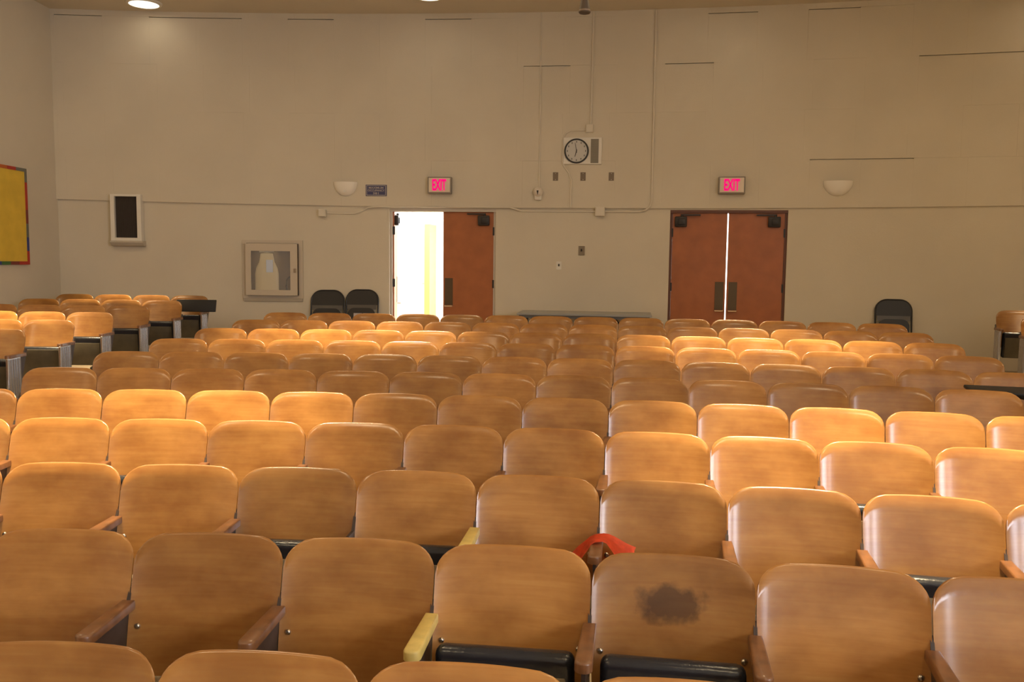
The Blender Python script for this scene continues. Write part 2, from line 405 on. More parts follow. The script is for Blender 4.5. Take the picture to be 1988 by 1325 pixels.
# occupancy sign
t, m = wall_thing('occupancy_sign', 'small navy sign reading MAXIMUM OCCUPANCY 381 beside the wall sconce', 'sign', 730.5, 370)
w, h = 20.5*m, 10.8*m
bm = new_bm(); add_box(bm, -w, w, -0.012, 0, -h, h, 0.003, 1); obj('plate', bm, mat('sign_navy', (0.045, 0.050, 0.14), 0.4), t)
SL = mat('sign_silver', (0.42, 0.38, 0.36), 0.5)
bm = new_bm()
for x0, x1, z0, z1 in ((-w*.93, w*.93, h*.80, h*.9), (-w*.93, w*.93, -h*.9, -h*.80), (-w*.93, -w*.87, -h*.85, h*.85), (w*.87, w*.93, -h*.85, h*.85)): add_box(bm, x0, x1, -0.0145, -0.0115, z0, z1)
obj('border', bm, SL, t)
for body, sz, zz, ww in (('MAXIMUM', .07, .46, 1.4), ('OCCUPANCY', .07, -.02, 1.6), ('381', .07, -.52, .55)):
    me = text_mesh(body, sz, 0.001, 0.0015); xs_ = [v.co.x for v in me.vertices]; zs_ = [v.co.z for v in me.vertices]
    me.transform(Matrix.Diagonal((ww*w/(max(xs_)-min(xs_)), 1, .36*h/(max(zs_)-min(zs_)), 1)) @ Matrix.Translation((0, 0, -(max(zs_)+min(zs_))/2)))
    l = link('lettering', me, SL, t); l.location = (0, -0.0135, zz*h)
# wall sconces -------------------------------------------------------------
def sconce(px, py, wpx, hpx, label):
    t, m = wall_thing('wall_sconce', label, 'sconce', px, py, 0.0, 'half-bowl wall sconces')
    R, H = wpx*m/2, hpx*m
    bm = new_bm(); prof = []
    for k in range(13):
        a = PI/2*k/12; prof.append((max(0.004, R*math.sin(a)), -H*math.cos(a)))
    prof += [(R-0.012, -0.002)]+[(max(0.003, (R-0.014)*math.sin(PI/2*k/12)), -(H-0.014)*math.cos(PI/2*k/12)) for k in range(11, -1, -1)]
    prof = [(r, z) for r, z in prof]
    add_lathe(bm, prof, 24, PI, 2*PI); 
    for v in bm.verts: v.co.y *= 0.62
    obj('bowl', bm, mat('sconce_plaster', (0.84, 0.79, 0.70), 0.55), t, True)
    bm = new_bm(); add_box(bm, -R*0.8, R*0.8, -0.012, 0.0, -H*0.55, -0.01); obj('back_plate', bm, WHITE, t)
    bm = new_bm(); add_cyl(bm, (0, -0.07, -H*0.62), 0.018, 0.018, 0.04, 12); add_lathe(bm, [(0.001, .05), (.02, .04), (.03, .015), (.02, -.02), (.015, -.04)], 12, c=(0, -.07, -H*.62+.05)); obj('bulb', bm, mat('frosted_bulb', (0.8, 0.78, 0.72), 0.4), t, True)
sconce(671, 354, 47, 27, 'white half-bowl wall sconce beside the navy occupancy sign')
sconce(1627, 352, 55, 29, 'white half-bowl wall sconce beyond the closed double doors')
# clock and speaker unit -----------------------------------------------------
t, m = wall_thing('wall_clock_panel', 'round black-rimmed clock and speaker grille on one white wall panel', 'clock', 1131, 294)
bm = new_bm(); add_box(bm, -37*m, 37*m, -0.03, 0, -25*m, 26*m, 0.006); obj('panel', bm, WHITE, t)
bm = new_bm(); add_lathe(bm, [(20.5*m, 0), (21*m, 0.028), (23.6*m, 0.028), (24*m, 0), (20.5*m, 0)], 40)
for v in bm.verts: v.co = Vector((v.co.x-11.5*m, -0.029-v.co.z, v.co.y))
obj('clock_rim', bm, mat('clock_rim_black', (0.015, 0.012, 0.010), 0.35), t, True)
bm = new_bm(); add_cyl(bm, (-11.5*m, -0.038, 0), 21*m, 21*m, 0.014, 40, 'Y'); face = obj('clock_face', bm, mat('clock_white', (0.56, 0.54, 0.50), 0.35), t)
for k in range(12):
    bm = new_bm(); a = k*PI/6; c = Vector((-11.5*m+17.5*m*math.sin(a), 0, 17.5*m*math.cos(a)))
    add_box(bm, c.x-0.006, c.x+0.006, -0.047, -0.044, c.z-0.012, c.z+0.012)
    obj('hour_mark', bm, mat('mark_grey', (0.12, 0.11, 0.10), 0.5), t)
def hand(L, a, wd, nm):
    bm = new_bm(); add_prism(bm, [(-wd, -L*0.22), (wd, -L*0.22), (wd*0.6, L), (-wd*0.6, L)], -0.052, -0.048, 'Y')
    o = obj(nm, bm, DARK, t); o.location = (-11.5*m, 0, 0); o.rotation_euler = (0, a, 0)
hand(0.085, math.radians(195), 0.006, 'hour_hand'); hand(0.115, math.radians(-10), 0.004, 'minute_hand')
bm = new_bm(); add_box(bm, 16*m, 31*m, -0.034, -0.028, -23*m, 23*m); gr = obj('speaker_grille', bm, mat('grille_grey', (0.20, 0.18, 0.14), 0.6, metal=0.3), t)
bm = new_bm()
for k in range(22):
    zz = -22*m+44*m*k/21; add_box(bm, 16.5*m, 30.5*m, -0.037, -0.033, zz-0.003, zz+0.003)
obj('grille_slats', bm, mat('grille_bar', (0.30, 0.27, 0.21), 0.5, metal=0.3), t)
# three grey plates under the clock
for px, lab in ((1078.5, 'grey blank wall plate in the row under the clock, beside the curved conduit'), (1132, 'middle grey blank wall plate directly under the clock'), (1187, 'grey blank wall plate under the clock, on the side of the closed doors')):
    t, m = wall_thing('wall_plate', lab, 'wall plate', px, 343, 0.0, 'grey plates under the clock')
    bm = new_bm(); add_box(bm, -5*m, 5*m, -0.008, 0, -8*m, 8*m, 0.002, 1); obj('cover', bm, mat('plate_grey', (0.19, 0.145, 0.10), 0.45, metal=0.3), t)
    for zz in (-6*m, 6*m):
        bm = new_bm(); add_cyl(bm, (0, -0.009, zz), 0.005, 0.005, 0.004, 10, 'Y'); obj('screw', bm, BOLT, t)
# strobe / sensor
t, m = wall_thing('fire_alarm_strobe', 'small white fire alarm strobe below a thin conduit', 'alarm', 1045, 375)
bm = new_bm(); add_box(bm, -7*m, 7*m, -0.05, 0, -14*m, 10*m, 0.02); obj('housing', bm, WHITE, t, True)
bm = new_bm(); add_lathe(bm, [(0.001, -.05), (9*m*.6, -.045), (9*m, -.015), (9*m, 0)], 20)
for v in bm.verts: v.co = Vector((v.co.x, v.co.z-0.045, v.co.y+1.5*m))
obj('lens_dome', bm, mat('strobe_dome', (0.70, 0.62, 0.52), 0.35), t, True)
bm = new_bm(); add_prism(bm, [(-2.4*m, 4*m), (1.6*m, 4*m), (-0.4*m, -5*m)], -0.103, -0.095, 'Y'); obj('sensor_slot', bm, DARK, t)
# switches
for px, py, w, h, lab in ((1129, 487, 6, 9, 'dark toggle switch plate on the wall between the doors, upper of two'), (1085, 516, 5, 8, 'pale toggle switch plate on the wall between the doors, lower of two')):
    t, m = wall_thing('light_switch', lab, 'switch', px, py, LOWER)
    bm = new_bm(); add_box(bm, -w*m, w*m, -0.01, 0, -h*m, h*m, 0.003, 1); obj('cover_plate', bm, mat('switch_brown', (0.24, 0.19, 0.13), 0.45) if w == 6 else WHITE, t)
    bm = new_bm(); add_box(bm, -0.01, 0.01, -0.03, -0.008, -0.01, 0.025, 0.003, 1); obj('toggle', bm, DARK, t)
# conduits on the wall
CONDP = mat('conduit_paint', (0.67, 0.61, 0.50), 0.6)
def conduit(pts, r, lab, dr=0.0):
    SZ = [wall_hit(px, py, dr) for px, py in pts]; D = []
    for k, (s0, z0) in enumerate(SZ):
        if k == 0: seg = [(s0, z0)]
        else:
            sp_, zp_ = SZ[k-1]; n = max(1, int(math.hypot(s0-sp_, z0-zp_)/0.06))
            seg = [(sp_+(s0-sp_)*q/n, zp_+(z0-zp_)*q/n) for q in range(1, n+1)]
        for ss, zz in seg:
            f = min(1, max(0, (rail_z(ss)-r-zz)/0.03))        # steps back onto the lower wall below the ledge
            q = wall_xy(ss, LOWER*f-r+0.001); D.append(Vector((q.x, q.y, zz)))
    bm = new_bm(); add_tube(bm, D, r, 8, (0, 1, 0))
    return tag(obj('conduit', bm, CONDP, None, True), lab, 'conduit', 'painted conduits on the rear wall')
conduit([(1051, 25), (1047, 364)], 0.010, 'thin painted conduit dropping to the fire alarm strobe')
conduit([(1153, 24), (1147, 243)], 0.014, 'painted conduit dropping to the junction box above the clock')
conduit([(1274, 20), (1265, 390), (1262, 400), (1254, 408), (1242, 411), (1174, 411)], 0.014, 'painted conduit bending into the low junction box between the doors', 0.0)
conduit([(1138, 253), (1108, 254), (1098, 260), (1093, 272), (1092, 316), (1096, 325), (1104, 336), (1109, 350), (1108, 404)], 0.012, 'painted conduit curving around the clock down to the ledge')
conduit([(634, 414), (688, 415), (700, 411), (715, 403), (735, 401.5), (990, 403), (1012, 410), (1156, 411)], 0.012, 'painted conduit running along the ledge over the open door', 0.0)
for px, py, hw, lab in ((1145, 250, 7.5, 'square white junction box just above the clock'), (1165, 411, 9, 'white junction box on the ledge below the clock'), (626, 414, 7, 'small white junction box under the ledge near the fire cabinet')):
    t, m = wall_thing('junction_box', lab, 'junction box', px, py, 0.0)
    bm = new_bm(); add_box(bm, -hw*m, hw*m, -0.05, 0.037 if py > 400 else 0.0, -hw*m, hw*m, 0.004); obj('box_body', bm, CONDP, t)
    bm = new_bm(); add_box(bm, -hw*m*.85, hw*m*.85, -0.055, -0.049, -hw*m*.85, hw*m*.85, 0.002, 1); obj('lid', bm, CONDP, t)
# old speaker niche at the left with sloping hood
t, m = wall_thing('wall_speaker', 'white-framed wall speaker with dark grille above the noticeboard-side seats', 'speaker', 251, 425, LOWER)
W, H = 31*m, 55*m
bm = new_bm()
for x0, x1, z0, z1 in ((-30*m, -22*m, -43*m, 46*m), (20*m, 28*m, -43*m, 46*m), (-22*m, 20*m, 42*m, 46*m), (-22*m, 20*m, -43*m, -37*m)): add_box(bm, x0, x1, -0.12, 0.0, z0, z1, 0.004, 1)
obj('frame', bm, WHITE, t)
bm = new_bm(); add_box(bm, -23*m, 21*m, -0.06, -0.03, -38*m, 43*m); obj('grille_cloth', bm, mat('grille_dark', (0.030, 0.022, 0.018), 0.8), t)
bm = new_bm()
for k in range(20):
    x = -21.5*m+41*m*k/19; add_box(bm, x-0.003, x+0.003, -0.066, -0.058, -37*m, 42*m)
obj('grille_bars', bm, mat('grille_bar_dark', (0.05, 0.038, 0.030), 0.6), t)
bm = new_bm(); add_prism(bm, [(0.0, -43*m), (-0.12, -43*m), (-0.14, -46*m), (-0.10, -52*m), (0.0, -54*m)], -31*m, 31*m, 'X'); obj('sill', bm, mat('sill_paint', (0.52, 0.46, 0.37), 0.6), t)
# fire extinguisher cabinet ---------------------------------------------------
t, m = wall_thing('extinguisher_cabinet', 'cream recessed fire extinguisher cabinet with a square glass window', 'cabinet', 530, 525, LOWER)
def ringbox(bm, a, b, y0, y1):
    (x0, x1, z0, z1), (X0, X1, Z0, Z1) = a, b
    add_box(bm, x0, X0, y0, y1, z0, z1); add_box(bm, X1, x1, y0, y1, z0, z1); add_box(bm, X0, X1, y0, y1, Z1, z1); add_box(bm, X0, X1, y0, y1, z0, Z0)
CABP = mat('cabinet_cream', (0.57, 0.49, 0.385), 0.5)
bm = new_bm(); ringbox(bm, (-58*m, 59*m, -55*m, 58*m), (-50*m, 51*m, -49*m, 52*m), -0.03, 0.0); obj('trim_frame', bm, CABP, t)
bm = new_bm(); ringbox(bm, (-49.3*m, 50.3*m, -48.3*m, 51.3*m), (-39*m, 37*m, -38*m, 37*m), -0.105, -0.085)
dr = obj('cabinet_door', bm, CABP, t)
bm = new_bm(); add_box(bm, 44*m, 48*m, -0.125, -0.10, -4*m, 4*m, 0.003, 1); obj('latch', bm, mat('latch_tan', (0.35, 0.27, 0.19), 0.45, metal=0.4), dr)
GL = bpy.data.materials.new('cabinet_glass'); GL.use_nodes = True; nt = GL.node_tree; nt.nodes.clear()
o_ = nt.nodes.new('ShaderNodeOutputMaterial'); mx = nt.nodes.new('ShaderNodeMixShader'); tr = nt.nodes.new('ShaderNodeBsdfTransparent'); gs = nt.nodes.new('ShaderNodeBsdfGlossy')
gs.inputs['Roughness'].default_value = 0.02; mx.inputs[0].default_value = 0.10
nt.links.new(tr.outputs[0], mx.inputs[1]); nt.links.new(gs.outputs[0], mx.inputs[2]); nt.links.new(mx.outputs[0], o_.inputs[0])
bm = new_bm(); add_box(bm, -39.5*m, 37.5*m, -0.098, -0.094, -38.5*m, 37.5*m); obj('glass_pane', bm, GL, dr)
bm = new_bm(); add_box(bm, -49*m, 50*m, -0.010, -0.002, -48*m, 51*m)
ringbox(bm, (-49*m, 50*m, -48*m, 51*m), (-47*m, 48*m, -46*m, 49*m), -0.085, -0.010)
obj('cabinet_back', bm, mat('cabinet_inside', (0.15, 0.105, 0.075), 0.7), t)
bm = new_bm(); add_prism(bm, [(0, -54*m), (-0.05, -54*m), (-0.03, -60*m), (0, -61*m)], -57*m, 58*m, 'X'); obj('sill', bm, mat('sill_paint', (0.52, 0.46, 0.37), 0.6), t)
s_, z_ = wall_hit(530, 525, LOWER); loc, a_ = wall_frame(s_, z_, LOWER)
ex = thing('fire_extinguisher', 'cream fire extinguisher with pale blue label inside the glass-fronted cabinet', 'extinguisher', (0, 0, 0), 0)
ex.location = Vector(loc)+Matrix.Rotation(a_, 3, 'Z') @ Vector((-10*m, -0.048, -46*m)); ex.rotation_euler = (0, 0, a_)
bm = new_bm(); add_lathe(bm, [(0.001, 0), (23*m, 0), (23*m, 38*m), (21*m, 50*m), (15*m, 62*m), (12*m, 78*m), (0.001, 80*m)], 28)
for v in bm.verts: v.co.y *= 0.034/(23*m)
obj('tank', bm, mat('tank_cream', (0.52, 0.45, 0.29), 0.4), ex, True)
bm = new_bm(); add_box(bm, 0, 13*m, -0.042, -0.0325, 42*m, 66*m, 0.002, 1); obj('label_sticker', bm, mat('label_blue', (0.45, 0.55, 0.78), 0.4), ex)
bm = new_bm(); add_box(bm, -14*m, 14*m, -0.02, 0.02, 80*m, 84*m, 0.004, 1); obj('valve_head', bm, mat('valve_grey', (0.35, 0.33, 0.30), 0.4), ex)
bm = new_bm(); add_tube(bm, [(46*m, 0, 2*m), (39*m, 0, 4*m), (37*m, 0, 16*m), (38*m, 0, 28*m), (43*m, 0, 33*m), (50*m, 0, 36*m), (53*m, 0, 46*m), (53*m, 0, 78*m), (48*m, 0, 86*m), (30*m, 0, 87*m), (12*m, 0, 84*m)], 0.010); obj('hose', bm, DARK, ex, True)

# folding table against the wall ------------------------------------------------
s, _ = wall_hit(1135, 500, LOWER); loc, a = wall_frame(s, 0, LOWER-0.46)
fz = floor_z(loc[0], loc[1]); tz = 0
def plane_z(px, py, y):   # height where the pixel's ray crosses depth y
    d = ray(px, py); q = CAM+d*(y/d.y); return q
q0 = plane_z(1003, 608, loc[1]-0.36); q1 = plane_z(1266, 612, loc[1]-0.36)
t = thing('folding_table', 'long grey folding table standing against the rear wall behind the seats', 'table', ((q0.x+q1.x)/2, loc[1], fz), a-0.012)
tw = (q1.x-q0.x)/2; th = (q0.z+q1.z)/2-fz
bm = new_bm(); add_box(bm, -tw, tw, -0.36, 0.36, th-0.032, th, 0.006); obj('table_top', bm, mat('grey_laminate', (0.32, 0.32, 0.31), 0.3), t)
bm = new_bm(); add_box(bm, -tw+0.03, tw-0.03, -0.34, -0.32, th-0.07, th-0.03); obj('apron', bm, mat('grey_steel_apron', (0.16, 0.16, 0.16), 0.4, metal=0.5), t)
for x in (-tw+0.14, tw-0.2):
    for y in (-0.29, 0.29):
        bm = new_bm(); add_tube(bm, [(x, y, 0.0), (x, y, th-0.03)], 0.016); obj('leg', bm, DARK, t, True)
    bm = new_bm(); add_tube(bm, [(x, -0.29, 0.3), (x, 0.29, 0.3)], 0.011); add_tube(bm, [(x, 0, 0.3), (x*0.55, 0, th-0.05)], 0.011); obj('leg_brace', bm, DARK, t, True)

# folded folding chairs leaning on the wall ---------------------------------------
def folding_chair(px, py_top, wpx, label, stickers):
    s, z = wall_hit(px, py_top, LOWER-0.02); fz = floor_z(*wall_xy(s, LOWER-0.18))
    loc, a = wall_frame(s, 0, LOWER-math.tan(0.17)*(z-fz)-0.014)
    m = (Vector((loc[0], loc[1], 1))-CAM).dot(FW)/F_PX
    t = thing('folding_chair', label, 'folding chair', (loc[0], loc[1], fz), a, 'folded black chairs by the wall')
    Hh = (z-fz)/math.cos(0.17); W = wpx*m/2; r = W*0.62
    tilt = -0.17   # leans back on the wall
    def put(o): o.rotation_euler = (tilt, 0, 0); return o
    def arch(w, h, rr, y, z0, n=10):
        P = [(-w, y, z0), (-w, y, h-rr)]
        for k in range(1, n): a_ = PI-PI/2*k/n; P.append((-w+rr+rr*math.cos(a_), y, h-rr+rr*math.sin(a_)))
        P += [(-w+rr, y, h), (w-rr, y, h)]
        for k in range(1, n): a_ = PI/2-PI/2*k/n; P.append((w-rr+rr*math.cos(a_), y, h-rr+rr*math.sin(a_)))
        return P+[(w, y, h-rr), (w, y, z0)]
    bm = new_bm(); add_tube(bm, arch(W-0.012, Hh-0.012, r, 0, 0.0), 0.012, 8, (0, 1, 0)); put(obj('frame', bm, CHAIRB, t, True))
    bm = new_bm(); add_tube(bm, arch(W-0.045, 0.62, 0.04, 0.03, 0.01), 0.011, 8, (0, 1, 0)); put(obj('rear_leg_frame', bm, CHAIRB, t, True))
    def plate(w, z0, z1, rr, y0, y1, low=0.02):
        n = 8; poly = [(-w, z0), (w, z0), (w, z1-rr)]
        for k in range(1, n+1): a_ = PI/2*k/n; poly.append((w-rr+rr*math.cos(a_), z1-rr+rr*math.sin(a_)))
        poly += [(-w+rr, z1)]
        for k in range(1, n+1): a_ = PI/2+PI/2*k/n; poly.append((-w+rr+rr*math.cos(a_), z1-rr+rr*math.sin(a_)))
        bm = new_bm(); add_prism(bm, poly, y0, y1, 'Y'); return bm
    put(obj('backrest', plate(W-0.022, Hh-0.235, Hh-0.022, r*0.9, -0.012, 0.006), CHAIRB, t))
    put(obj('seat', plate(W-0.045, 0.30, Hh-0.285, 0.10, -0.05, -0.028), CHAIRB, t))
    bm = new_bm(); add_box(bm, -W+0.03, W-0.03, -0.03, -0.022, Hh-0.305, Hh-0.237); put(obj('cross_bar', bm, mat('chair_grey', (0.085, 0.078, 0.070), 0.4), t))
    for x0, x1 in stickers:
        bm = new_bm(); add_box(bm, x0*W, x1*W, -0.053, -0.049, Hh-0.47, Hh-0.365); put(obj('paper_label', bm, mat('paper_label', (0.50, 0.46, 0.46), 0.7), t))
    return t
folding_chair(637, 563, 68, 'folded black metal chair by the wall, next to the extinguisher cabinet', [(0.05, 0.45)])
folding_chair(704, 562, 66, 'folded black metal chair by the wall, next to the open door', [(-0.45, 0.05), (0.1, 0.6)])
folding_chair(1735, 581, 70, 'lone folded black metal chair leaning on the wall under the far sconce', [])

# yellow noticeboard on the left wall --------------------------------------------
def left_hit(px, py):
    d = ray(px, py); k = -0.112/0.994
    # x = -8.12 + k*(y-11.95)
    tt = (-8.12+k*(0-11.95)-CAM.x)/(d.x-k*d.y); return CAM+d*tt
a0 = left_hit(47, 328); a1 = left_hit(47, 514)
yb = a0.y; zt, zb = a0.z, a1.z
ang = math.atan2(-0.994, 0.112)    # board's local +X runs along the wall towards the stage
t = thing('notice_board', 'yellow paper notice board with red, green, blue and grey border', 'notice board', (a0.x+0.004, yb, (zt+zb)/2), ang)
BL, BH = 1.9, (zt-zb)/2
bm = new_bm(); add_box(bm, 0.04, BL-0.04, -0.0, 0.022, -BH+0.04, BH-0.04); obj('board', bm, mat('yellow_paper', (0.74, 0.50, 0.050), 0.7, noise=(5, 0.10)), t)
cols = [('border_red', (0.42, 0.035, 0.020)), ('border_grey', (0.16, 0.16, 0.13)), ('border_maroon', (0.20, 0.04, 0.03)), ('border_blue', (0.04, 0.055, 0.22)), ('border_green', (0.06, 0.16, 0.04)), ('border_orange', (0.5, 0.12, 0.02))]
def strip(x0, x1, z0, z1, k):
    bm = new_bm(); add_box(bm, x0, x1, -0.0, 0.028, z0, z1); obj('border_strip', bm, mat(cols[k % 6][0], cols[k % 6][1], 0.7), t)
n = 7
for k in range(n):
    z0 = -BH+2*BH*k/n; strip(0.0, 0.05, z0, z0+2*BH/n, [0, 3, 1, 2, 0, 0, 1][k])
    strip(BL-0.05, BL, z0, z0+2*BH/n, k+2)
for k in range(9):
    x0 = 0.05+(BL-0.10)*k/9; strip(x0, x0+(BL-0.10)/9, BH-0.045, BH, [1, 0, 5, 0, 3, 4, 2, 0, 1][k]); strip(x0, x0+(BL-0.10)/9, -BH, -BH+0.045, [0, 2, 4, 3, 1, 5, 0, 2, 3][k])

# ceiling downlights ---------------------------------------------------------------
DISC = mat('lamp_glow', (0.9, 0.85, 0.75), 0.5, emit=(1.0, 0.90, 0.72), estr=2.6)
DX = (-6.58, -2.52, 1.53, 5.6); DY = (11.75, 8.15, 4.40, 0.65)
rim_me = disc_me = None
for j, y in enumerate(DY):
    for i, x in enumerate(DX):
        side = ('over the noticeboard-side seats', 'over the noticeboard half of the middle block', 'over the far half of the middle block', 'over the far side seats')[i]
        rowl = ('by the rear wall', 'above the rear rows', 'above the middle rows', 'above the front rows')[j]
        pj = project((x, y, CEIL_Z-0.02)); seen = pj[2] > 0 and -20 < pj[0] < 2008 and -15 < pj[1] < 1340
        sfx = '' if seen else '_offscreen'
        t = thing('ceiling_downlight'+sfx, 'round white ceiling downlight %s, %s' % (rowl, side), 'light', (x, y, CEIL_Z), 0, 'ceiling downlights')
        if rim_me is None:
            bm = new_bm(); add_lathe(bm, [(0.20, 0.0), (0.20, -0.03), (0.235, -0.02), (0.245, 0.0)], 36); rim_me = mesh(bm, 'trim_ring', True)
            bm = new_bm(); add_cyl(bm, (0, 0, -0.014), 0.205, 0.205, 0.02, 36); disc_me = mesh(bm, 'lens')
        link('trim_ring', rim_me, WHITE, t); link('lens'+sfx, disc_me, DISC, t)
        l = bpy.data.lights.new('downlight_beam', 'SPOT'); l.energy = LAMP_W*(0.8 if j == 0 else 1); l.color = LAMP_COL; l.spot_size = math.radians(26 if j == 0 else 42); l.spot_blend = 0.8; l.shadow_soft_size = 0.16
        lo = bpy.data.objects.new('downlight_beam'+sfx, l); COL.objects.link(lo); lo.location = (x, y, CEIL_Z-0.06); lo.rotation_euler = (math.radians(-11 if j == 0 else 0), 0, 0)
        g = bpy.data.lights.new('downlight_glow', 'AREA'); g.shape = 'DISK'; g.size = 0.4; g.energy = GLOW_W*(0.03 if j == 0 else 1); g.color = LAMP_COL
        go = bpy.data.objects.new('downlight_glow'+sfx, g); COL.objects.link(go); go.location = (x, y, CEIL_Z-0.035)
# dark cone hanging on a rod
p = plane_z(1135, 26, 7.2)
t = thing('hanging_microphone', 'small dark cone hanging on a thin rod from the ceiling', 'microphone', p)
bm = new_bm(); k = 7.1/F_PX; add_lathe(bm, [(0.001, 0.0), (10*k, 0.0), (11.5*k, 2*k), (11*k, 6*k), (7*k, 26*k), (5*k, 34*k), (0.001, 36*k)], 24); obj('shade', bm, mat('cone_brown', (0.085, 0.060, 0.040), 0.5), t, True)
bm = new_bm(); add_lathe(bm, [(11.6*k, 3*k), (12.0*k, 4*k), (11.6*k, 6*k)], 24); obj('rim_band', bm, mat('band_tan', (0.25, 0.18, 0.12), 0.4), t, True)
bm = new_bm(); add_tube(bm, [(0, 0, 34*k), (0, 0, CEIL_Z-p.z)], 0.008); obj('rod', bm, DARK, t, True)

# ------------------------------------------------------------------ auditorium seats
def back_mesh():
    hw, zb, zt, r, arch, bow, th = 0.2585, 0.43, CHH, 0.092, 0.009, 0.034, 0.014
    us = [-1, -.985, -.96, -.92, -.86, -.78, -.66, -.5, -.3, -.1, .1, .3, .5, .66, .78, .86, .92, .96, .985, 1]
    nz = 9
    def width(z): k = (z-zb)/(zt-zb); return hw*(0.945+0.055*math.sin(min(1, k*1.35)*PI/2))
    def pt(u, k):
        x0 = u*hw; e = abs(x0)-(hw-r)
        top = zt-arch*u*u-(r*0.82*(1-math.sqrt(max(0, 1-(e/r)**2))) if e > 0 else 0)
        z = zb+(top-zb)*k; x = u*width(z)
        y = -math.tan(math.radians(16))*(CHH-z)-0.03*((CHH-z)/0.45)**2*0.4-bow*(0.5*u*u+0.5*u**6)
        return Vector((x, y, z))
    bm = new_bm(); F, B = [], []
    for u in us:
        cf, cb = [], []
        for k in range(nz+1):
            kk = k/nz; p = pt(u, kk); e = 1e-3
            du = pt(min(1, u+e), kk)-pt(max(-1, u-e), kk) if abs(u) < 1 else pt(u*0.5, kk)-pt(u*0.5-e, kk)
            nrm = Vector((bow*(u+3*u**5)/hw, -1, -0.29)).normalized(); nrm.x *= 1
            cf.append(bm.verts.new(p+nrm*th/2)); cb.append(bm.verts.new(p-nrm*th/2))
        F.append(cf); B.append(cb)
    n = len(us)
    for i in range(n-1):
        for k in range(nz):
            bm.faces.new((F[i][k], F[i+1][k], F[i+1][k+1], F[i][k+1])); bm.faces.new((B[i][k], B[i][k+1], B[i+1][k+1], B[i+1][k]))
    loop = [(0, k) for k in range(nz+1)]+[(i, nz) for i in range(1, n)]+[(n-1, k) for k in range(nz-1, -1, -1)]+[(i, 0) for i in range(n-2, 0, -1)]
    cx = Vector((0, 0, 0.66)); mids = []
    for i, k in loop:
        f, b = F[i][k].co, B[i][k].co; mdl = (f+b)/2; d = Vector((mdl.x, 0, (mdl.z-cx.z)))
        d = Vector((math.copysign(abs(d.x/0.256)**5, d.x), 0, math.copysign(abs(d.z/0.22)**5, d.z)))
        d = d.normalized() if d.length > 1e-6 else Vector((0, 0, 1))
        mids.append(bm.verts.new(mdl+d*0.004))
    L = len(loop)
    for q in range(L):
        a, b = loop[q], loop[(q+1) % L]; m0, m1 = mids[q], mids[(q+1) % L]
        bm.faces.new((F[a[0]][a[1]], F[b[0]][b[1]], m1, m0)); bm.faces.new((m0, m1, B[b[0]][b[1]], B[a[0]][a[1]]))
    return mesh(bm, 'backrest', True, 75)
BACK = back_mesh()
def back_y(u, z): return -math.tan(math.radians(16))*(CHH-z)-0.012*((CHH-z)/0.45)**2-0.034*(0.5*u*u+0.5*u**6)
bm = new_bm(); add_lathe(bm, [(0.001, 0.008), (0.006, 0.007), (0.010, 0.0035), (0.011, 0.0), (0.009, -0.006)], 14)
for v in bm.verts: v.co = Vector((v.co.x, -v.co.z, v.co.y))
BOLTM = mesh(bm, 'bolt', True)
# seat, modelled folded up about its pivot
bm = new_bm(); add_box(bm, -0.222, 0.222, -0.032, 0.040, -0.06, 0.262, 0.030, 4); SEATM = mesh(bm, 'seat', True, 60)
for_pan = new_bm(); add_box(for_pan, -0.195, 0.195, -0.040, -0.028, -0.05, 0.195, 0.005, 2)
PANM = mesh(for_pan, 'seat_pan', True)
bm = new_bm(); add_box(bm, -0.205, 0.205, -0.040, -0.028, -0.05, 0.238, 0.005, 2); PANBIG = mesh(bm, 'seat_pan', True)
PIVY, PIVZ = -0.225, 0.365
STDPOLY = [(-0.40, -0.02), (-0.04, -0.02), (-0.04, 0.03), (-0.16, 0.07), (-0.165, 0.42), (-0.055, 0.70), (-0.085, 0.71), (-0.125, 0.64), (-0.385, 0.64), (-0.39, 0.615), (-0.33, 0.50), (-0.265, 0.40), (-0.255, 0.07), (-0.40, 0.03)]
bm = new_bm(); add_prism(bm, STDPOLY, -0.006, 0.006, 'X'); STDM = mesh(bm, 'standard')
def arm_mesh():
    bm = new_bm(); poly = []
    Lr, Lf, w = -0.102, -0.405, 0.027
    for k in range(9): a = PI*k/8; poly.append((w*math.cos(a)*1.0, Lf+0.022-0.022*math.sin(a)) if False else (w*math.cos(a), Lf+0.025-0.025*math.sin(a)))
    poly = poly[::-1]; poly = [(x, y) for x, y in poly]+[(w*0.82, Lr), (-w*0.82, Lr)]
    add_prism(bm, poly, 0.640, 0.672, 'Z')
    top = [e for e in bm.edges if all(v.co.z > 0.67 for v in e.verts)]
    bmesh.ops.bevel(bm, geom=top, offset=0.007, segments=2, profile=0.5, affect='EDGES')
    return mesh(bm, 'armrest', True, 50)
ARMM = arm_mesh()
# aisle end panel: fluted steel column facing the aisle
bm = new_bm(); add_box(bm, -0.012, 0.010, -0.43, -0.215, -0.02, 0.645, 0.003, 1)
for k in range(5):
    y = -0.405+0.040*k; add_cyl(bm, (0.010, y, 0.32), 0.013, 0.013, 0.63, 10)
add_box(bm, -0.014, 0.024, -0.45, -0.195, -0.02, 0.05, 0.004, 1)
ENDM = mesh(bm, 'end_panel', True)

